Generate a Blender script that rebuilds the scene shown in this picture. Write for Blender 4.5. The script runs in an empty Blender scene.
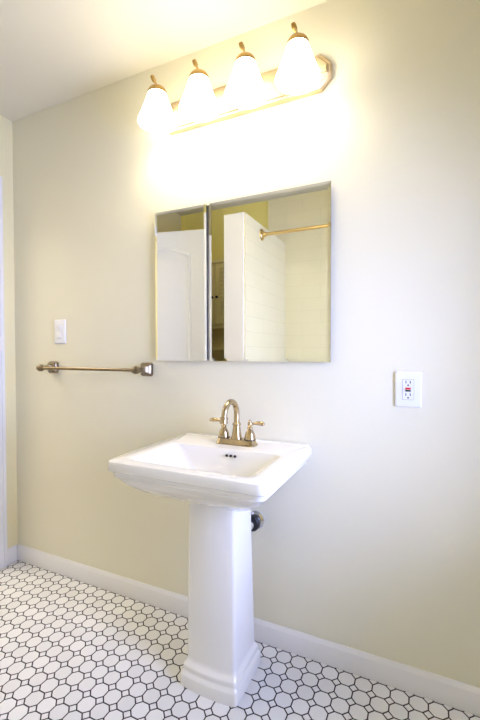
import bpy, bmesh, math
from mathutils import Vector, Matrix
C = bpy.context.scene.collection
S = bpy.context.scene
PI = math.pi

# ------------------------------------------------------------------ camera
F, YAW, PITCH, ROLL = 391.8, 0.43980, -0.020315, -0.001545
CH, CD = 1.16468, 1.44892
fw = Vector((-math.sin(YAW)*math.cos(PITCH), math.cos(YAW)*math.cos(PITCH), math.sin(PITCH)))
r0 = Vector((math.cos(YAW), math.sin(YAW), 0)); u0 = r0.cross(fw)
rt = math.cos(ROLL)*r0 + math.sin(ROLL)*u0; up = -math.sin(ROLL)*r0 + math.cos(ROLL)*u0
cam_d = bpy.data.cameras.new('camera'); cam = bpy.data.objects.new('camera', cam_d); C.objects.link(cam)
cam_d.sensor_fit = 'HORIZONTAL'; cam_d.sensor_width = 36; cam_d.lens = F/480*36; cam_d.clip_start = 0.01
m3 = Matrix((rt, up, -fw)).transposed()
cam.matrix_world = Matrix.Translation((0, -CD, CH)) @ m3.to_4x4()
S.camera = cam

# ------------------------------------------------------------------ world, daylight, exposure
w = bpy.data.worlds.new('world'); S.world = w; w.use_nodes = True
bg = w.node_tree.nodes['Background']; bg.inputs[0].default_value = (0.55, 0.70, 1.0, 1); bg.inputs[1].default_value = 1.0
S.view_settings.view_transform = 'Standard'; S.view_settings.look = 'None'
S.view_settings.gamma = 1; S.view_settings.use_curve_mapping = False
S.view_settings.exposure = 0.35
XL, XR, YR, H = -2.071, 0.60, -1.70, 2.44         # left wall, right wall, rear wall, ceiling
WY0, WY1, WZ0, WZ1 = -1.00, -0.30, 0.60, 1.75       # window opening in the right wall
TR = 0.24                                          # thickness of the right wall
def area(name, loc, rot, sx, sy, col, e):
    d = bpy.data.lights.new(name, 'AREA'); d.shape = 'RECTANGLE'; d.size = sx; d.size_y = sy
    d.color = col; d.energy = e
    o = bpy.data.objects.new(name, d); C.objects.link(o); o.location = loc; o.rotation_euler = rot
    return o
DAY = area('daylight_at_window', (XR+TR+0.05, (WY0+WY1)/2, (WZ0+WZ1)/2), (0, PI/2, 0), WZ1-WZ0, WY1-WY0, (0.43, 0.51, 1.0), 58)
LAMP_COL = (1.0, 0.91, 0.74); LAMP_E = 7.5; BULB_E = 32.0

# ------------------------------------------------------------------ helpers
def obj(name, bm, mat, parent=None, smooth=False, bevel=0, seg=2):
    me = bpy.data.meshes.new(name)
    bmesh.ops.recalc_face_normals(bm, faces=bm.faces[:])
    bm.to_mesh(me); bm.free()
    mats = mat if isinstance(mat, (list, tuple)) else [mat]
    for m in mats: me.materials.append(m)
    o = bpy.data.objects.new(name, me); C.objects.link(o)
    if smooth:
        for f in me.polygons: f.use_smooth = True
        me.set_sharp_from_angle(angle=math.radians(38))
    if bevel:
        b = o.modifiers.new('bevel', 'BEVEL'); b.width = bevel; b.segments = seg; b.limit_method = 'ANGLE'; b.angle_limit = math.radians(35)
        for f in me.polygons: f.use_smooth = True
        me.set_sharp_from_angle(angle=math.radians(50))
    if parent:
        o.parent = parent
        o.matrix_parent_inverse = parent.matrix_basis.inverted()   # geometry is written in room coordinates
    return o
def thing(name, label, cat, loc, group=None, rz=0):
    o = bpy.data.objects.new(name, None); C.objects.link(o); o.location = loc; o.rotation_euler = (0, 0, rz)
    o.empty_display_size = 0.05
    o['label'] = label; o['category'] = cat
    if group: o['group'] = group
    return o
def struct(name, bm, mat, parent=None, **k):
    o = obj(name, bm, mat, parent, **k)
    o['kind'] = 'structure'
    return o
def box(bm, x0, x1, y0, y1, z0, z1, mi=0):
    vs = [bm.verts.new((x, y, z)) for z in (z0, z1) for y in (y0, y1) for x in (x0, x1)]
    for f in ((0,1,3,2), (4,5,7,6), (0,1,5,4), (2,3,7,6), (0,2,6,4), (1,3,7,5)):
        fc = bm.faces.new([vs[i] for i in f]); fc.material_index = mi
    return vs
def bx(*a):
    bm = bmesh.new(); box(bm, *a); return bm
def loft(bm, rings, cap0=True, cap1=True):
    R = [[bm.verts.new(p) for p in r] for r in rings]
    n = len(R[0])
    for a, b in zip(R[:-1], R[1:]):
        for i in range(n):
            j = (i+1) % n
            bm.faces.new((a[i], a[j], b[j], b[i]))
    if cap0: bm.faces.new(R[0][::-1])
    if cap1: bm.faces.new(R[-1])
    return R
def lathe(bm, prof, origin=(0,0,0), axis=(0,0,1), n=32, cap0=True, cap1=True):
    ax = Vector(axis).normalized(); q = Vector((0,0,1)).rotation_difference(ax); o = Vector(origin)
    rings = []
    for r, z in prof:
        r = max(r, 1e-4)
        rings.append([o + q @ Vector((r*math.cos(2*PI*i/n), r*math.sin(2*PI*i/n), z)) for i in range(n)])
    loft(bm, rings, cap0, cap1)
def tube(bm, pts, rad, n=16, caps=True):
    pts = [Vector(p) for p in pts]; m = len(pts)
    if not isinstance(rad, (list, tuple)): rad = [rad]*m
    rings = []; ref = None
    for i, p in enumerate(pts):
        t = (pts[min(i+1, m-1)] - pts[max(i-1, 0)]).normalized()
        if ref is None:
            ref = Vector((1,0,0)) if abs(t.x) < 0.8 else Vector((0,0,1))
        a = (ref - t*ref.dot(t)).normalized(); ref = a; b = t.cross(a)
        rings.append([p + rad[i]*(math.cos(2*PI*k/n)*a + math.sin(2*PI*k/n)*b) for k in range(n)])
    loft(bm, rings, caps, caps)
def rrect(x0, x1, y0, y1, z, r, k=5, bow=0.0):
    """rounded rectangle ring; bow pushes the front (y0) side outwards"""
    pts = []
    for cx, cy, a0 in ((x1-r, y1-r, 0), (x0+r, y1-r, PI/2), (x0+r, y0+r, PI), (x1-r, y0+r, 1.5*PI)):
        for i in range(k+1):
            a = a0 + i*PI/2/k
            pts.append([cx+r*math.cos(a), cy+r*math.sin(a), z])
        if a0 == PI:
            for i in range(1, 8):
                t = i/8; pts.append([x0+r+(x1-x0-2*r)*t, y0, z])
    if bow:
        cx = (x0+x1)/2; hw = (x1-x0)/2
        for p in pts:
            if p[1] < (y0+y1)/2:
                p[1] -= bow*max(0, 1-((p[0]-cx)/hw)**2)
    return [Vector(p) for p in pts]
def bez(p0, p1, p2, p3, n=14):
    p0, p1, p2, p3 = map(Vector, (p0, p1, p2, p3)); out = []
    for i in range(n+1):
        t = i/n; out.append((1-t)**3*p0 + 3*(1-t)**2*t*p1 + 3*(1-t)*t*t*p2 + t**3*p3)
    return out

# ------------------------------------------------------------------ materials
def mat(name, col, rough=0.5, metal=0.0, coat=0.0, spec=0.5, bump=0, bscale=60, var=0.0):
    m = bpy.data.materials.new(name); m.use_nodes = True; nt = m.node_tree; b = nt.nodes['Principled BSDF']
    b.inputs['Base Color'].default_value = (*col, 1); b.inputs['Roughness'].default_value = rough
    b.inputs['Metallic'].default_value = metal; b.inputs['Coat Weight'].default_value = coat
    b.inputs['Specular IOR Level'].default_value = spec
    if bump or var:
        tc = nt.nodes.new('ShaderNodeTexCoord'); nz = nt.nodes.new('ShaderNodeTexNoise')
        nz.inputs['Scale'].default_value = bscale; nz.inputs['Detail'].default_value = 4
        nt.links.new(tc.outputs['Object'], nz.inputs['Vector'])
        if bump:
            bp = nt.nodes.new('ShaderNodeBump'); bp.inputs['Strength'].default_value = bump; bp.inputs['Distance'].default_value = 0.002
            nt.links.new(nz.outputs['Fac'], bp.inputs['Height']); nt.links.new(bp.outputs['Normal'], b.inputs['Normal'])
        if var:
            mx = nt.nodes.new('ShaderNodeMix'); mx.data_type = 'RGBA'
            mx.inputs[6].default_value = (*[c*(1-var) for c in col], 1); mx.inputs[7].default_value = (*[min(1, c*(1+var)) for c in col], 1)
            nt.links.new(nz.outputs['Fac'], mx.inputs[0]); nt.links.new(mx.outputs[2], b.inputs['Base Color'])
    return m
M_wall = mat('cream_wall_paint', (0.86, 0.82, 0.63), 0.55, bump=0.10, bscale=220)
M_lamptint = mat('wall_paint_lamp_tint', (0.92, 0.80, 0.24), 0.55, bump=0.10, bscale=220)  # same wall paint, with the yellow of warm lamplight put into its colour
M_left = mat('wall_paint_half_lamp_tint', (0.87, 0.80, 0.50), 0.55, bump=0.10, bscale=220)  # the wall paint again, a weaker lamplight yellow mixed into the colour
M_ceil = mat('ceiling_paint', (0.80, 0.76, 0.60), 0.75, bump=0.10, bscale=180)
M_trim = mat('white_trim_paint', (0.85, 0.84, 0.83), 0.32, bump=0.03, bscale=90)
M_door = mat('white_door_paint', (0.86, 0.87, 0.90), 0.40, bump=0.04, bscale=120)
M_china = mat('white_vitreous_china', (0.88, 0.86, 0.80), 0.12, coat=0.6, bump=0.01, bscale=8)
M_plastic = mat('white_plastic', (0.88, 0.88, 0.90), 0.30, bump=0.01, bscale=30)
M_bronze = mat('champagne_bronze', (0.50, 0.39, 0.23), 0.24, metal=1.0, var=0.12, bscale=90)
M_nickel = mat('antique_nickel', (0.25, 0.20, 0.13), 0.28, metal=1.0, var=0.20, bscale=60)
M_brass = mat('brushed_brass', (0.72, 0.52, 0.22), 0.28, metal=1.0, var=0.10, bscale=80)
M_cap = mat('aged_brass', (0.55, 0.35, 0.11), 0.30, metal=1.0, var=0.12, bscale=80)
M_chrome = mat('chrome', (0.75, 0.76, 0.80), 0.08, metal=1.0, var=0.03, bscale=20)
M_black = mat('black_rubber', (0.015, 0.015, 0.018), 0.35, bump=0.05, bscale=80)
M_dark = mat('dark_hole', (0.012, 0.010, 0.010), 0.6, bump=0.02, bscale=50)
M_red = mat('red_plastic', (0.75, 0.02, 0.02), 0.35, bump=0.01, bscale=40)
M_bgrn = mat('dark_green_plastic', (0.01, 0.03, 0.02), 0.35, bump=0.01, bscale=40)
M_wood = mat('cream_painted_wood', (0.92, 0.79, 0.34), 0.45, bump=0.08, bscale=40, var=0.06)
M_edge = mat('mirror_edge_metal', (0.35, 0.36, 0.42), 0.25, metal=1.0, var=0.05, bscale=40)
M_gap = mat('grey_gap', (0.25, 0.25, 0.28), 0.6, bump=0.01)
M_hall = mat('hallway_boards', (0.35, 0.22, 0.12), 0.4, bump=0.1, bscale=20, var=0.2)

def mirror_mat():
    m = mat('mirror_glass', (0.93, 0.94, 0.91), 0.005, metal=1.0); return m
M_mirror = mirror_mat()
M_bevel = mat('mirror_bevel_glass', (0.92, 0.93, 0.90), 0.03, metal=1.0)

def plate_mat():
    m = mat('brushed_nickel_bar', (0.66, 0.53, 0.34), 0.42, metal=1.0)
    nt = m.node_tree; b = nt.nodes['Principled BSDF']
    tc = nt.nodes.new('ShaderNodeTexCoord'); wv = nt.nodes.new('ShaderNodeTexWave'); wv.wave_type = 'BANDS'; wv.bands_direction = 'Z'
    wv.inputs['Scale'].default_value = 60; wv.inputs['Distortion'].default_value = 0.3
    bp = nt.nodes.new('ShaderNodeBump'); bp.inputs['Strength'].default_value = 0.25; bp.inputs['Distance'].default_value = 0.002
    nt.links.new(tc.outputs['Object'], wv.inputs['Vector']); nt.links.new(wv.outputs['Fac'], bp.inputs['Height']); nt.links.new(bp.outputs['Normal'], b.inputs['Normal'])
    return m
M_plate = plate_mat()

def shade_mat():
    m = bpy.data.materials.new('lit_opal_glass'); m.use_nodes = True; nt = m.node_tree; b = nt.nodes['Principled BSDF']
    b.inputs['Base Color'].default_value = (0.9, 0.88, 0.82, 1); b.inputs['Roughness'].default_value = 0.25
    b.inputs['Emission Color'].default_value = (*LAMP_COL, 1)
    tc = nt.nodes.new('ShaderNodeTexCoord'); nz = nt.nodes.new('ShaderNodeTexNoise'); nz.inputs['Scale'].default_value = 12
    mr = nt.nodes.new('ShaderNodeMapRange'); mr.inputs['To Min'].default_value = LAMP_E*0.92; mr.inputs['To Max'].default_value = LAMP_E*1.08
    nt.links.new(tc.outputs['Object'], nz.inputs['Vector']); nt.links.new(nz.outputs['Fac'], mr.inputs['Value'])
    nt.links.new(mr.outputs['Result'], b.inputs['Emission Strength'])
    return m
M_shade = shade_mat()
def bulb_mat():
    m = mat('lit_bulb', (0.9, 0.9, 0.9), 0.4, bump=0.01); b = m.node_tree.nodes['Principled BSDF']
    b.inputs['Emission Color'].default_value = (*LAMP_COL, 1); b.inputs['Emission Strength'].default_value = BULB_E
    return m
M_bulb = bulb_mat()

def octagon_mat():
    m = bpy.data.materials.new('octagon_and_dot_tile'); m.use_nodes = True; nt = m.node_tree; b = nt.nodes['Principled BSDF']
    L = nt.links.new
    def mth(op, a, c=None, d=None):
        n = nt.nodes.new('ShaderNodeMath'); n.operation = op
        for i, v in enumerate((a, c, d)):
            if v is None: continue
            if isinstance(v, (int, float)): n.inputs[i].default_value = v
            else: L(v, n.inputs[i])
        return n.outputs[0]
    tc = nt.nodes.new('ShaderNodeTexCoord'); sp = nt.nodes.new('ShaderNodeSeparateXYZ'); L(tc.outputs['Object'], sp.inputs[0])
    P = 0.0585
    def cell(s, c0):
        q = mth('DIVIDE', mth('SUBTRACT', s, c0 - 0.5*P), P)
        fl = mth('FLOOR', q); fr = mth('SUBTRACT', q, fl)
        return mth('ABSOLUTE', mth('SUBTRACT', fr, 0.5)), fl
    a, fa = cell(sp.outputs['X'], -0.126); c, fc = cell(sp.outputs['Y'], -0.046)
    e1 = mth('SUBTRACT', 0.5, mth('MAXIMUM', a, c))
    s = mth('SUBTRACT', mth('ADD', a, c), 0.715)                 # > 0 inside the dot
    e2 = mth('MULTIPLY', mth('ABSOLUTE', s), 0.7071)
    indot = mth('GREATER_THAN', s, 0)
    e1b = mth('ADD', e1, indot)                                  # the grid joint stops at the dot
    e = mth('MINIMUM', e1b, e2)
    mr = nt.nodes.new('ShaderNodeMapRange'); mr.interpolation_type = 'SMOOTHSTEP'
    mr.inputs['From Min'].default_value = 0.031; mr.inputs['From Max'].default_value = 0.044; L(e, mr.inputs['Value'])
    # each tile gets a slightly different white
    cmb = nt.nodes.new('ShaderNodeCombineXYZ'); L(fa, cmb.inputs[0]); L(fc, cmb.inputs[1])
    wn = nt.nodes.new('ShaderNodeTexWhiteNoise'); L(cmb.outputs[0], wn.inputs['Vector'])
    tcol = nt.nodes.new('ShaderNodeMix'); tcol.data_type = 'RGBA'; tcol.inputs[6].default_value = (0.75, 0.74, 0.71, 1); tcol.inputs[7].default_value = (0.83, 0.82, 0.79, 1)
    L(wn.outputs['Value'], tcol.inputs[0])
    nz = nt.nodes.new('ShaderNodeTexNoise'); nz.inputs['Scale'].default_value = 5; L(tc.outputs['Object'], nz.inputs['Vector'])
    gcol = nt.nodes.new('ShaderNodeMix'); gcol.data_type = 'RGBA'; gcol.inputs[6].default_value = (0.006, 0.005, 0.005, 1); gcol.inputs[7].default_value = (0.035, 0.025, 0.018, 1)
    L(nz.outputs['Fac'], gcol.inputs[0])
    mx = nt.nodes.new('ShaderNodeMix'); mx.data_type = 'RGBA'
    L(mr.outputs['Result'], mx.inputs[0]); L(gcol.outputs[2], mx.inputs[6]); L(tcol.outputs[2], mx.inputs[7]); L(mx.outputs[2], b.inputs['Base Color'])
    rr = nt.nodes.new('ShaderNodeMapRange'); rr.inputs['To Min'].default_value = 0.8; rr.inputs['To Max'].default_value = 0.38
    L(mr.outputs['Result'], rr.inputs['Value']); L(rr.outputs['Result'], b.inputs['Roughness'])
    bp = nt.nodes.new('ShaderNodeBump'); bp.inputs['Distance'].default_value = 0.0012; bp.inputs['Strength'].default_value = 0.6
    L(mr.outputs['Result'], bp.inputs['Height']); L(bp.outputs['Normal'], b.inputs['Normal'])
    return m
M_floor = octagon_mat()

def subway_mat(name, axis):
    m = bpy.data.materials.new(name); m.use_nodes = True; nt = m.node_tree; b = nt.nodes['Principled BSDF']; L = nt.links.new
    tc = nt.nodes.new('ShaderNodeTexCoord'); sp = nt.nodes.new('ShaderNodeSeparateXYZ'); cb = nt.nodes.new('ShaderNodeCombineXYZ')
    L(tc.outputs['Object'], sp.inputs[0]); L(sp.outputs[axis], cb.inputs[0]); L(sp.outputs['Z'], cb.inputs[1])
    br = nt.nodes.new('ShaderNodeTexBrick'); br.inputs['Scale'].default_value = 1; br.inputs['Brick Width'].default_value = 0.30
    br.inputs['Row Height'].default_value = 0.10; br.inputs['Mortar Size'].default_value = 0.0016; br.inputs['Mortar Smooth'].default_value = 0.2
    br.inputs['Color1'].default_value = (0.86, 0.79, 0.48, 1); br.inputs['Color2'].default_value = (0.87, 0.80, 0.50, 1); br.inputs['Mortar'].default_value = (0.80, 0.73, 0.43, 1)
    L(cb.outputs[0], br.inputs['Vector']); L(br.outputs['Color'], b.inputs['Base Color']); b.inputs['Roughness'].default_value = 0.12
    bp = nt.nodes.new('ShaderNodeBump'); bp.invert = True; bp.inputs['Distance'].default_value = 0.001; bp.inputs['Strength'].default_value = 0.5
    L(br.outputs['Fac'], bp.inputs['Height']); L(bp.outputs['Normal'], b.inputs['Normal'])
    return m
M_tileX = subway_mat('shower_tile_rear', 'X'); M_tileY = subway_mat('shower_tile_side', 'Y')

def pane_mat():
    m = bpy.data.materials.new('window_pane'); m.use_nodes = True; nt = m.node_tree; nt.nodes.clear()
    o = nt.nodes.new('ShaderNodeOutputMaterial'); mx = nt.nodes.new('ShaderNodeMixShader'); t = nt.nodes.new('ShaderNodeBsdfTransparent'); g = nt.nodes.new('ShaderNodeBsdfGlossy')
    g.inputs['Roughness'].default_value = 0.02; fr = nt.nodes.new('ShaderNodeFresnel'); fr.inputs[0].default_value = 1.45
    nt.links.new(fr.outputs[0], mx.inputs[0]); nt.links.new(t.outputs[0], mx.inputs[1]); nt.links.new(g.outputs[0], mx.inputs[2]); nt.links.new(mx.outputs[0], o.inputs[0])
    return m
M_pane = pane_mat()

# ------------------------------------------------------------------ the room shell
T = 0.10
DY0, DY1, DZ = -0.850, -0.145, 2.035                  # doorway in the left wall
struct('floor', bx(XL-T, XR+TR, YR-T, T, -0.08, 0), M_floor)
struct('ceiling', bx(XL-T, XR+TR, YR-T, T, H, H+0.08), M_ceil)
struct('wall_back', bx(XL-T, XR+TR, 0, T, 0, H), M_wall)
struct('wall_rear', bx(XL-T, XR+TR, YR-T, YR, 0, H), M_lamptint)
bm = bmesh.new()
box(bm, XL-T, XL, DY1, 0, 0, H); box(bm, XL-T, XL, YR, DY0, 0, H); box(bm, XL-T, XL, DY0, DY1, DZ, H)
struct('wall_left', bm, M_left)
bm = bmesh.new()
box(bm, XR, XR+TR, YR, WY0, 0, H); box(bm, XR, XR+TR, WY1, 0, 0, H); box(bm, XR, XR+TR, WY0, WY1, 0, WZ0); box(bm, XR, XR+TR, WY0, WY1, WZ1, H)
struct('wall_right', bm, M_wall)
# hallway beyond the doorway
HX0 = XL-T-1.0
struct('floor_hallway', bx(HX0, XL-T, -1.9, 0.3, -0.08, 0), M_hall)
struct('ceiling_hallway', bx(HX0, XL-T, -1.9, 0.3, H, H+0.08), M_ceil)
bm = bmesh.new(); box(bm, HX0-T, HX0, -2.0, 0.4, 0, H); box(bm, HX0, XL-T, 0.3, 0.4, 0, H); box(bm, HX0, XL-T, -2.0, -1.9, 0, H)
struct('wall_hallway', bm, M_wall)
area('hallway_fill_light', (HX0+0.5, -0.6, H-0.03), (0, 0, 0), 0.8, 0.8, (1, 0.93, 0.86), 20)  # added fill light from the unseen hallway, no fixture there

# partition beside the shower, stops short of the ceiling
PX0, PX1, PY, PZ = -1.196, -1.052, -0.885, 2.062
struct('wall_partition', bx(PX0, PX1, YR, PY, 0, PZ), M_trim, bevel=0.004)
struct('wall_shower_rear', bx(PX0, XR, YR, YR+0.008, PZ, H), M_tileX)
bm = bmesh.new(); box(bm, PX1, XR, YR, YR+0.008, 0, PZ)
struct('wall_shower_rear_lower', bm, M_tileX)
struct('wall_shower_side', bx(PX1, PX1+0.008, YR+0.008, PY-0.005, 0, PZ-0.004), M_tileY)

# baseboards: moulded profile swept along the wall
def baseboard(name, p0, p1, n):
    prof = [(0, 0), (0.013, 0), (0.013, 0.058), (0.0115, 0.062), (0.0115, 0.066), (0.009, 0.073), (0.005, 0.079), (0.004, 0.083), (0, 0.083)]
    bm = bmesh.new(); p0 = Vector(p0); p1 = Vector(p1); n = Vector(n)
    loft(bm, [[p + n*a + Vector((0,0,b)) for a, b in prof] for p in (p0, p1)])
    return struct(name, bm, M_trim, smooth=True)
baseboard('baseboard_back', (XL, 0, 0), (XR, 0, 0), (0, -1, 0))
baseboard('baseboard_left', (XL, -0.072, 0), (XL, -0.013, 0), (1, 0, 0))
baseboard('baseboard_right', (XR, YR, 0), (XR, -0.013, 0), (-1, 0, 0))
baseboard('baseboard_rear', (XL, YR, 0), (PX0, YR, 0), (0, 1, 0))
# door casing
bm = bmesh.new()
box(bm, XL, XL+0.017, DY1, DY1+0.072, 0, DZ+0.072); box(bm, XL, XL+0.017, DY0-0.072, DY0, 0, DZ+0.072); box(bm, XL, XL+0.017, DY0, DY1, DZ, DZ+0.072)
box(bm, XL+0.017, XL+0.022, DY1+0.052, DY1+0.070, 0, DZ+0.070); box(bm, XL+0.017, XL+0.022, DY0-0.070, DY0-0.052, 0, DZ+0.070); box(bm, XL+0.017, XL+0.022, DY0-0.052, DY1+0.052, DZ+0.052, DZ+0.070)
struct('trim_1', bm, M_trim, bevel=0.003)

# open door leaf standing out into the room (its face shows in the mirror)
ang = math.atan2(-0.15, 0.685)
dr = bpy.data.objects.new('door_1', None); C.objects.link(dr); dr.location = (XL+0.030, -0.856, 0); dr.rotation_euler = (0, 0, ang); dr['kind'] = 'structure'
bpy.context.view_layer.update()
def dchild(name, bm, m, **k):
    o = obj(name, bm, m, **k); o.parent = dr; return o
DW = 0.69
dchild('door_slab', bx(0, DW, -0.035, 0, 0.01, 2.03), M_door, bevel=0.002)
def panel_outline(x0, x1, z0, z1, rise, inset, y):
    x0 += inset; x1 -= inset; z0 += inset; z1 -= inset
    pts = [Vector((x0, y, z0)), Vector((x1, y, z0))]
    n = 18
    for i in range(n+1):
        t = i/n; x = x1 + (x0-x1)*t
        s = 1-(2*t-1)**2
        pts.append(Vector((x, y, z1 - rise + rise*s)))
    return pts
for z0, z1, rise in ((0.98, 1.915, 0.052), (0.22, 0.80, 0.0)):
    bm = bmesh.new()
    loft(bm, [panel_outline(0.140, DW-0.140, z0, z1, rise, i, y) for i, y in ((0, 0.0), (0.004, 0.008), (0.016, 0.010), (0.024, 0.001), (0.040, 0.001), (0.060, 0.008))], cap0=False)
    dchild('door_panel', bm, M_door, smooth=True)
bm = bmesh.new(); lathe(bm, [(0.030, 0), (0.030, 0.006), (0.012, 0.010), (0.011, 0.035), (0.026, 0.042), (0.029, 0.055), (0.020, 0.066), (0, 0.068)], (DW-0.06, 0, 0.95), (0, 1, 0))
dchild('door_knob', bm, M_nickel, smooth=True)

# window in the right wall
wn = bpy.data.objects.new('window_1', None); C.objects.link(wn); wn.location = (XR, (WY0+WY1)/2, WZ0); wn['kind'] = 'structure'
bpy.context.view_layer.update()
bm = bmesh.new(); f = 0.045; wm = (WZ0+WZ1)/2
box(bm, XR+TR-0.07, XR+TR-0.02, WY0, WY0+f, WZ0, WZ1); box(bm, XR+TR-0.07, XR+TR-0.02, WY1-f, WY1, WZ0, WZ1)
box(bm, XR+TR-0.07, XR+TR-0.02, WY0+f, WY1-f, WZ0, WZ0+f); box(bm, XR+TR-0.07, XR+TR-0.02, WY0+f, WY1-f, WZ1-f, WZ1); box(bm, XR+TR-0.07, XR+TR-0.02, WY0+f, WY1-f, wm-0.02, wm+0.02)
obj('window_frame', bm, M_trim, wn, bevel=0.003)
obj('window_pane', bx(XR+TR-0.048, XR+TR-0.044, WY0+f, WY1-f, WZ0+f, WZ1-f), M_pane, wn)
obj('window_sill', bx(XR-0.03, XR+TR-0.07, WY0, WY1, WZ0, WZ0+0.02), M_trim, wn, bevel=0.003)

# ------------------------------------------------------------------ pedestal sink
SX = -0.660
sink = thing('pedestal_sink', 'white porcelain pedestal sink with squared rim standing against the wall', 'sink', (SX, -0.2, 0))
bpy.context.view_layer.update()
ZT = 0.812
X0, X1, Y0, Y1 = SX-0.283, SX+0.283, -0.488, -0.001
bm = bmesh.new()
rings = []
def sec(inx, iny, inb, z, r, bow=0.0): rings.append(rrect(X0+inx, X1-inx, Y0+iny, Y1-inb, z, r, bow=bow))
# underside up to the rim, over the top, down into the bowl
under = [(1.00, 0.650), (0.93, 0.652), (0.80, 0.659), (0.62, 0.672), (0.42, 0.692), (0.24, 0.714), (0.12, 0.734), (0.05, 0.749)]
ix, iy, ib = 0.186, 0.185, 0.05
for t, z in under:
    sec(0.016+(ix-0.016)*t, 0.016+(iy-0.016)*t, 0.0+ib*t, z, 0.024, 0.0)
sec(0.014, 0.014, 0, 0.757, 0.026); sec(0.0125, 0.0125, 0, 0.769, 0.026); sec(0.010, 0.010, 0, 0.774, 0.026)
sec(0.001, 0.001, 0, 0.779, 0.028); sec(0, 0, 0, 0.782, 0.028); sec(0, 0, 0, 0.803, 0.028); sec(0.002, 0.002, 0, 0.809, 0.027); sec(0.007, 0.007, 0.001, ZT, 0.025)
BX0, BX1, BY0, BY1 = SX-0.222, SX+0.222, -0.444, -0.178
def bowl(i, z, r, fi=0.0, bi=0.0): rings.append(rrect(BX0+i, BX1-i, BY0+(i if not fi else fi), BY1-(i if not bi else bi), z, r))
bowl(-0.006, ZT, 0.03, -0.006, -0.006); bowl(0.0, ZT-0.002, 0.032, 0.001, 0.001); bowl(0.006, ZT-0.010, 0.034, 0.004, 0.003)
bowl(0.022, 0.785, 0.04, 0.010, 0.006); bowl(0.050, 0.752, 0.045, 0.022, 0.014); bowl(0.078, 0.722, 0.05, 0.040, 0.026); bowl(0.105, 0.706, 0.05, 0.062, 0.050); bowl(0.15, 0.698, 0.03, 0.105, 0.095); 
loft(bm, rings)
# low ledge along the back of the deck
rg = [rrect(X0+0.012+a, X1-0.012-a, -0.030+a, Y1-0.002, z, 0.008) for a, z in ((0, ZT-0.001), (0.0005, ZT+0.001), (0.004, ZT+0.003))]
loft(bm, rg, cap0=False)
basin = obj('basin', bm, M_china, sink, smooth=True)
# overflow holes on the rear wall of the bowl
bm = bmesh.new()
for k in (-1, 0, 1):
    lathe(bm, [(0.0048, 0), (0.0048, 0.004)], (SX+0.030+0.0165*k, -0.1875, 0.789), (0, -1, 0.18), 20)
obj('overflow_hole', bm, M_dark, basin)
bm = bmesh.new(); lathe(bm, [(0.022, 0), (0.022, 0.002), (0.016, 0.003), (0.015, 0.0015), (0, 0.002)], (SX, -0.32, 0.698), (0, 0, 1))
obj('drain', bm, M_bronze, basin, smooth=True)
# pedestal
bm = bmesh.new(); rings = []
def ps(hw, yf, yb, z, r=0.012, bow=0.010): rings.append(rrect(SX-hw, SX+hw, yf, yb, z, r, bow=bow))
ps(0.112, -0.316, -0.098, 0.0); ps(0.112, -0.316, -0.098, 0.038); ps(0.110, -0.314, -0.099, 0.044); ps(0.1055, -0.308, -0.102, 0.049); ps(0.104, -0.306, -0.103, 0.056)
ps(0.1045, -0.307, -0.103, 0.066); ps(0.1025, -0.304, -0.106, 0.072); ps(0.098, -0.297, -0.11, 0.078); ps(0.0955, -0.293, -0.115, 0.086); ps(0.095, -0.292, -0.118, 0.094)
ps(0.0945, -0.291, -0.125, 0.20, 0.010); ps(0.093, -0.288, -0.132, 0.35, 0.010); ps(0.0915, -0.286, -0.138, 0.50, 0.010); ps(0.0905, -0.284, -0.142, 0.652, 0.010)
loft(bm, rings)
obj('pedestal', bm, M_china, sink, smooth=True)

# drain pipe behind the pedestal
tr = thing('drain_pipe', 'chrome drain pipe with black slip nut entering wall behind the sink pedestal', 'pipe', (-0.600, 0, 0.485))
bpy.context.view_layer.update()
bm = bmesh.new(); lathe(bm, [(0.037, 0.0), (0.036, 0.004), (0.028, 0.009), (0.019, 0.012), (0.019, 0.02)], (-0.611, 0, 0.488), (0, -1, 0))
obj('wall_flange', bm, M_chrome, tr, smooth=True)
bm = bmesh.new(); lathe(bm, [(0.020, 0.018), (0.029, 0.020), (0.031, 0.024), (0.031, 0.046), (0.027, 0.050), (0.018, 0.051)], (-0.611, 0, 0.488), (0, -1, 0), 12)
obj('slip_nut', bm, M_black, tr, bevel=0.0015)
bm = bmesh.new()
pts = [(-0.611, -0.012, 0.488), (-0.611, -0.06, 0.488)] + bez((-0.612, -0.068, 0.488), (-0.616, -0.095, 0.488), (-0.655, -0.095, 0.487), (-0.668, -0.095, 0.455), 8) + bez((-0.668, -0.095, 0.43), (-0.668, -0.095, 0.40), (-0.705, -0.10, 0.40), (-0.705, -0.10, 0.44), 8) + [(-0.705, -0.10, 0.56), (-0.705, -0.10, 0.6495)]
tube(bm, pts, 0.0165)
obj('trap_tube', bm, M_chrome, tr, smooth=True)

# ------------------------------------------------------------------ faucet
FX, FY, FZ = -0.649, -0.100, ZT+0.0003
fa = thing('faucet', 'champagne bronze two-handle faucet with arched spout on the sink deck', 'faucet', (FX, FY, FZ))
bpy.context.view_layer.update()
bm = bmesh.new()
loft(bm, [rrect(FX-a, FX+a, FY-b, FY+b, z, r) for a, b, z, r in ((0.081, 0.030, FZ, 0.016), (0.081, 0.030, FZ+0.003, 0.016), (0.077, 0.026, FZ+0.008, 0.015), (0.074, 0.0235, FZ+0.019, 0.014), (0.072, 0.0215, FZ+0.0215, 0.013))])
obj('base_plate', bm, M_bronze, fa, smooth=True)
bm = bmesh.new()
zb = FZ+0.021
lathe(bm, [(0.0215, 0), (0.0215, 0.003), (0.0195, 0.006), (0.0170, 0.022), (0.0145, 0.042), (0.0135, 0.050), (0.0165, 0.053), (0.0165, 0.058), (0.0125, 0.061), (0.0110, 0.063)], (FX, FY, zb))
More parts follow.
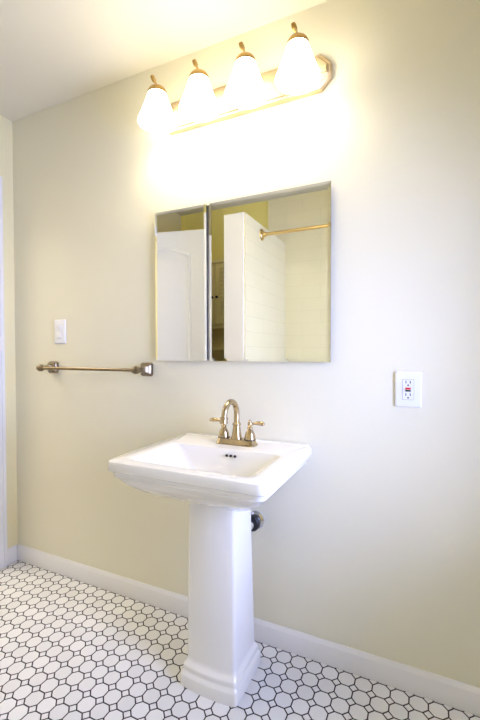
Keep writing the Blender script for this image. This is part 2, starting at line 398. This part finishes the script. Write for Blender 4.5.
obj('spout_column', bm, M_bronze, fa, smooth=True)
bm = bmesh.new()
R = 0.052; zc = 0.928
pts = [(FX, FY, zb+0.06)] + [(FX, FY, zc-0.01)] + [(FX, FY-R+R*math.cos(a), zc+R*math.sin(a)) for a in [i*PI/18 for i in range(0, 18)]] + [(FX, FY-2*R-0.001, zc), (FX, FY-2*R-0.003, 0.921)]
tube(bm, pts, 0.0108, 20)
sp = obj('spout', bm, M_bronze, fa, smooth=True)
bm = bmesh.new(); lathe(bm, [(0.0112, 0), (0.0150, 0.002), (0.0150, 0.007), (0.0130, 0.009), (0.0140, 0.018), (0.0145, 0.022), (0.0120, 0.024), (0.008, 0.022)], (FX, FY-2*R-0.002, 0.931), (0, -0.08, -1))
obj('spout_tip', bm, M_bronze, sp, smooth=True)
bm = bmesh.new(); lathe(bm, [(0.0028, 0), (0.0028, 0.046), (0.006, 0.050), (0.0065, 0.056), (0.003, 0.062), (0, 0.063)], (FX, FY+0.0225, zb-0.002), (0, 0.0, 1), 14)
obj('lift_rod', bm, M_bronze, fa, smooth=True)
for s in (-1, 1):
    hx = FX + s*0.0555
    bm = bmesh.new()
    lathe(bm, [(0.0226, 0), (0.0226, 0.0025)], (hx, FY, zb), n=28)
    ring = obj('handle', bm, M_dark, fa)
    bm = bmesh.new()
    lathe(bm, [(0.0212, 0.0025), (0.0212, 0.007), (0.0195, 0.017), (0.0160, 0.027), (0.0110, 0.036), (0.0085, 0.040), (0.0105, 0.043), (0.0105, 0.046), (0.0075, 0.050), (0.0085, 0.056), (0.0095, 0.061), (0.0060, 0.068), (0.0045, 0.071), (0.0050, 0.074), (0, 0.077)], (hx, FY, zb), n=28)
    obj('handle_bell', bm, M_bronze, ring, smooth=True)
    bm = bmesh.new()
    zz = zb+0.061
    P = [(0.0, 0), (0.010, 0.0005), (0.018, 0.002), (0.027, 0.004), (0.038, 0.005), (0.048, 0.0045), (0.056, 0.003), (0.060, 0.002), (0.062, 0.0015)]
    tube(bm, [(hx+s*a, FY-0.004*a/0.06, zz+b) for a, b in P], [0.0045, 0.0042, 0.0045, 0.0062, 0.0080, 0.0085, 0.0068, 0.0040, 0.0008], 14)
    obj('lever', bm, M_bronze, ring, smooth=True)

# ------------------------------------------------------------------ mirrored medicine cabinet
mc = thing('medicine_cabinet', 'frameless two-door mirrored medicine cabinet on the wall above the sink', 'medicine cabinet', (-0.70, 0, 1.128))
bpy.context.view_layer.update()
MZ0, MZ1 = 1.127, 1.783
obj('cabinet_body', bx(-1.078, -0.322, -0.0135, 0, MZ0+0.006, MZ1-0.006), M_edge, mc)
def mirror_door(x0, x1):
    y = -0.020; b = 0.011
    bm = bmesh.new()
    def ring(i, yy): return [Vector((x0+i, yy, MZ0+i)), Vector((x1-i, yy, MZ0+i)), Vector((x1-i, yy, MZ1-i)), Vector((x0+i, yy, MZ1-i))]
    R = loft(bm, [ring(0, -0.0145), ring(0, y+0.0015), ring(b, y)])
    bm.faces.ensure_lookup_table()
    for f in bm.faces:
        c = f.calc_center_median()
        allf = all(abs(v.co.y - y) < 1e-6 for v in f.verts)
        anyf = any(abs(v.co.y - y) < 1e-6 for v in f.verts)
        f.material_index = 0 if allf else (1 if anyf else 2)
    return obj('mirror_door', bm, [M_mirror, M_bevel, M_edge], mc)
mirror_door(-1.091, -0.8275); mirror_door(-0.8135, -0.309)

# ------------------------------------------------------------------ four-light vanity fixture
vl = thing('vanity_light', 'four-lamp brass vanity light bar with lit white bell shades above the mirror', 'light fixture', (-0.70, 0, 2.165))
bpy.context.view_layer.update()
LX0, LX1, LZ0, LZ1 = -1.050, -0.309, 2.117, 2.243
def octo(i, y):
    c = 0.038
    x0, x1, z0, z1 = LX0+i, LX1-i, LZ0+i, LZ1-i
    return [Vector(p) for p in ((x0+c, y, z0), (x1-c, y, z0), (x1, y, z0+c), (x1, y, z1-c), (x1-c, y, z1), (x0+c, y, z1), (x0, y, z1-c), (x0, y, z0+c))]
bm = bmesh.new(); loft(bm, [octo(0, 0), octo(0, -0.020), octo(0.003, -0.024), octo(0.009, -0.024), octo(0.012, -0.030)])
obj('backplate', bm, M_plate, vl, bevel=0.0008)
obj('raised_band', bx(LX0+0.014, LX1-0.014, -0.036, -0.0295, 2.166, 2.192), M_plate, vl, bevel=0.002)
SY = -0.120
for x in (-0.998, -0.799, -0.601, -0.403):
    bm = bmesh.new()
    pts = bez((x, -0.034, 2.160), (x, -0.062, 2.160), (x, -0.056, 2.235), (x, -0.072, 2.252), 12)[:-1] + bez((x, -0.072, 2.252), (x, -0.084, 2.265), (x, -0.104, 2.266), (x, SY, 2.254), 6)
    tube(bm, pts, 0.0058, 12)
    arm = obj('arm', bm, M_cap, vl, smooth=True)
    bm = bmesh.new(); lathe(bm, [(0.016, 0), (0.015, 0.006), (0.010, 0.010)], (x, -0.036, 2.160), (0, -1, 0), 20)
    obj('arm_collar', bm, M_cap, arm, smooth=True)
    bm = bmesh.new()
    lathe(bm, [(0.0385, 2.219), (0.040, 2.223), (0.039, 2.229), (0.033, 2.240), (0.022, 2.249), (0.011, 2.253), (0.006, 2.256), (0, 2.257)], (x, SY, 0), n=28)
    cap = obj('shade_cap', bm, M_cap, vl, smooth=True)
    bm = bmesh.new(); tube(bm, [(x, SY, 2.253), (x-0.002, SY-0.003, 2.260), (x-0.004, SY-0.007, 2.265), (x-0.006, SY-0.011, 2.270), (x-0.009, SY-0.016, 2.279), (x-0.011, SY-0.020, 2.287), (x-0.011, SY-0.0205, 2.289)], [0.007, 0.0045, 0.0045, 0.0085, 0.0090, 0.0075, 0.001], 12)
    obj('finial', bm, M_cap, cap, smooth=True)
    bm = bmesh.new()
    outer = [(0.035, 2.230), (0.0375, 2.222), (0.042, 2.208), (0.050, 2.184), (0.059, 2.158), (0.068, 2.134), (0.074, 2.120), (0.0775, 2.111), (0.0785, 2.107), (0.0785, 2.104)]
    inner = [(0.0755, 2.104), (0.073, 2.114), (0.067, 2.129), (0.056, 2.158), (0.047, 2.184), (0.039, 2.208), (0.032, 2.226)]
    lathe(bm, outer+inner, (x, SY, 0), n=40, cap0=False, cap1=True)
    sh = obj('lamp_shade', bm, M_shade, vl, smooth=True)
    bm = bmesh.new(); lathe(bm, [(0, 2.132), (0.012, 2.134), (0.021, 2.142), (0.025, 2.154), (0.022, 2.167), (0.014, 2.180), (0.012, 2.205), (0, 2.206)], (x, SY, 0), n=20)
    obj('bulb', bm, M_bulb, sh, smooth=True)

# ------------------------------------------------------------------ towel bar
tb = thing('towel_bar', 'antique nickel towel bar with square posts below the light switch', 'towel bar', (-1.455, 0, 1.086))
bpy.context.view_layer.update()
TZ, TY = 1.086, -0.083
for s, x in ((-1, -1.760), (1, -1.150)):
    bm = bmesh.new()
    def sq(h, y): return [Vector((p.x, y, p.y)) for p in rrect(x-h, x+h, TZ-h, TZ+h, 0, h*0.36)]
    loft(bm, [sq(0.030, 0), sq(0.031, -0.003), sq(0.031, -0.011), sq(0.029, -0.017), sq(0.024, -0.023), sq(0.0165, -0.031), sq(0.012, -0.042), sq(0.010, -0.056), sq(0.0115, -0.066)])
    po = obj('post', bm, M_nickel, tb, smooth=True)
    bm = bmesh.new()
    lathe(bm, [(0.0, -0.021), (0.010, -0.020), (0.0135, -0.016), (0.0135, -0.013), (0.0165, -0.009), (0.0178, 0.0), (0.0165, 0.009), (0.0125, 0.014), (0.0125, 0.018), (0.010, 0.022), (0, 0.023)], (x, TY, TZ), (-s, 0, 0), 24)
    obj('post_knob', bm, M_nickel, po, smooth=True)
bm = bmesh.new(); lathe(bm, [(0.0078, 0), (0.0078, 0.575)], (-1.7425, TY, TZ), (1, 0, 0), 20)
obj('rail', bm, M_nickel, tb, smooth=True)

# ------------------------------------------------------------------ light switch and GFCI outlet
def wall_plate(root, x, z, w, h):
    bm = bmesh.new()
    def sq(i, y): return [Vector((p.x, y, p.y)) for p in rrect(x-w/2+i, x+w/2-i, z-h/2+i, z+h/2-i, 0, 0.004)]
    loft(bm, [sq(0, 0), sq(0, -0.003), sq(0.0025, -0.0062), sq(0.005, -0.0068)])
    return obj('cover_plate', bm, M_plastic, root, smooth=True)
sw = thing('light_switch', 'white rocker and dimmer light switch plate on the wall above the towel bar', 'light switch', (-1.713, 0, 1.272))
bpy.context.view_layer.update()
sx, sz = -1.713, 1.272
wall_plate(sw, sx, sz, 0.080, 0.124)
obj('switch_surround', bx(sx-0.0175, sx+0.0175, -0.0085, -0.0066, sz-0.034, sz+0.034), M_plastic, sw, bevel=0.0006)
obj('gap_line', bx(sx-0.0183, sx+0.0183, -0.0071, -0.0066, sz-0.0348, sz+0.0348), M_gap, sw)
bm = bmesh.new(); vs = box(bm, sx-0.0145, sx+0.0145, -0.014, -0.0083, sz+0.003, sz+0.030)
for v in vs:
    if v.co.z < sz+0.01 and v.co.y < -0.01: v.co.y = -0.0095
obj('rocker', bm, M_plastic, sw, bevel=0.0008)
bm = bmesh.new(); vs = box(bm, sx-0.0145, sx+0.0145, -0.012, -0.0083, sz-0.030, sz-0.003)
for v in vs:
    if v.co.z > sz-0.01 and v.co.y < -0.01: v.co.y = -0.0092
obj('rocker', bm, M_plastic, sw, bevel=0.0008)
for dz in (-0.048, 0.048):
    bm = bmesh.new(); lathe(bm, [(0.003, 0), (0.003, 0.001), (0, 0.0015)], (sx, -0.0066, sz+dz), (0, -1, 0), 14)
    obj('screw', bm, M_plastic, sw, smooth=True)

ou = thing('wall_outlet', 'white wall outlet with red and black buttons, right of the sink', 'outlet', (-0.049, 0, 1.0365))
bpy.context.view_layer.update()
ox, oz = -0.049, 1.0365
wall_plate(ou, ox, oz, 0.084, 0.121)
face = obj('outlet_face', bx(ox-0.0175, ox+0.0175, -0.0085, -0.0066, oz-0.034, oz+0.034), M_plastic, ou, bevel=0.0006)
bm = bmesh.new(); g = 0.0008
box(bm, ox-0.0183, ox+0.0183, -0.0071, -0.0066, oz-0.0348, oz+0.0348)
obj('gap_line', bm, M_gap, ou)
for s in (1, -1):
    for dx in (-0.0068, 0.0068):
        obj('slot', bx(ox+dx-0.0013, ox+dx+0.0013, -0.0090, -0.0084, oz+s*0.0205-0.0045+(0.005 if s > 0 else 0.004), oz+s*0.0205+0.0045+(0.005 if s > 0 else 0.004)), M_dark, face)
    bm = bmesh.new(); lathe(bm, [(0.0027, 0), (0.0027, 0.0006)], (ox, -0.0084, oz+s*0.0205-(0.0055 if s > 0 else 0.007)), (0, -1, 0), 16)
    obj('ground_hole', bm, M_dark, face)
obj('reset_button', bx(ox-0.0085, ox+0.0085, -0.0105, -0.0084, oz+0.0008, oz+0.0068), M_red, ou, bevel=0.0005)
obj('test_button', bx(ox-0.0085, ox+0.0085, -0.0105, -0.0084, oz-0.0066, oz-0.0006), M_bgrn, ou, bevel=0.0005)
for dz in (-0.048, 0.048):
    bm = bmesh.new(); lathe(bm, [(0.003, 0), (0.003, 0.001), (0, 0.0015)], (ox, -0.0066, oz+dz), (0, -1, 0), 14)
    obj('screw', bm, M_plastic, ou, smooth=True)

# ------------------------------------------------------------------ seen in the mirror: curtain rod and louvred cabinet
cr = thing('shower_curtain_rod', 'brass shower curtain rod reflected in the right mirror door', 'curtain rod', (PX1+0.008, -1.17, 1.985))
bpy.context.view_layer.update()
RY, RZ = -1.17, 1.990
bm = bmesh.new(); lathe(bm, [(0.012, 0), (0.012, XR-PX1-0.008)], (PX1+0.008, RY, RZ), (1, 0, 0), 18, False, False)
obj('rod', bm, M_brass, cr, smooth=True)
for x, s in ((PX1+0.008, 1), (XR, -1)):
    bm = bmesh.new(); lathe(bm, [(0.040, 0), (0.040, 0.004), (0.034, 0.012), (0.020, 0.018), (0.017, 0.034), (0.0125, 0.036)], (x, RY, RZ), (s, 0, 0), 28)
    obj('flange', bm, M_brass, cr, smooth=True)

cb = thing('storage_cabinet', 'tall louvred-door cabinet by the rear wall, reflected in the mirror', 'cabinet', (-1.62, YR+0.12, 0))
bpy.context.view_layer.update()
KX0, KX1, KY0, KY1, KZ = -1.90, -1.26, YR+0.016, YR+0.216, 1.905
bm = bmesh.new()
for x in (KX0, KX1-0.018): box(bm, x, x+0.018, KY0, KY1, 0, KZ)
obj('side_panel', bm, M_wood, cb, bevel=0.001)
obj('cabinet_top', bx(KX0-0.012, KX1+0.012, KY0, KY1+0.030, KZ, KZ+0.022), M_wood, cb, bevel=0.003)
obj('back_panel', bx(KX0+0.018, KX1-0.018, KY0, KY0+0.008, 0.95, KZ), M_wood, cb)
for z in (1.395, 1.215, 1.00): obj('shelf', bx(KX0+0.018, KX1-0.018, KY0+0.008, KY1, z-0.03, z), M_wood, cb, bevel=0.001)
km = -1.580
for a, b, kx in ((KX0+0.019, km-0.003, km-0.022), (km+0.003, KX1-0.019, km+0.022)):
    d = bmesh.new(); z0, z1 = 1.402, KZ-0.006; st = 0.04
    box(d, a, a+st, KY1, KY1+0.018, z0, z1); box(d, b-st, b, KY1, KY1+0.018, z0, z1)
    box(d, a+st, b-st, KY1, KY1+0.018, z0, z0+st); box(d, a+st, b-st, KY1, KY1+0.018, z1-st, z1)
    n = 12
    for i in range(n):
        z = z0+st+(z1-z0-2*st)*(i+0.5)/n; h = (z1-z0-2*st)/n*0.40
        vs = box(d, a+st, b-st, KY1+0.002, KY1+0.008, z-h, z+h)
        for v in vs:
            v.co.y += 0.008*(1 if v.co.z < z else -0.1)
    dd = obj('cabinet_door', d, M_wood, cb)
    bm = bmesh.new(); lathe(bm, [(0.006, 0), (0.005, 0.010), (0.011, 0.016), (0.011, 0.022), (0, 0.026)], (kx, KY1+0.018, 1.62), (0, 1, 0), 16)
    obj('knob', bm, M_dark, dd, smooth=True)
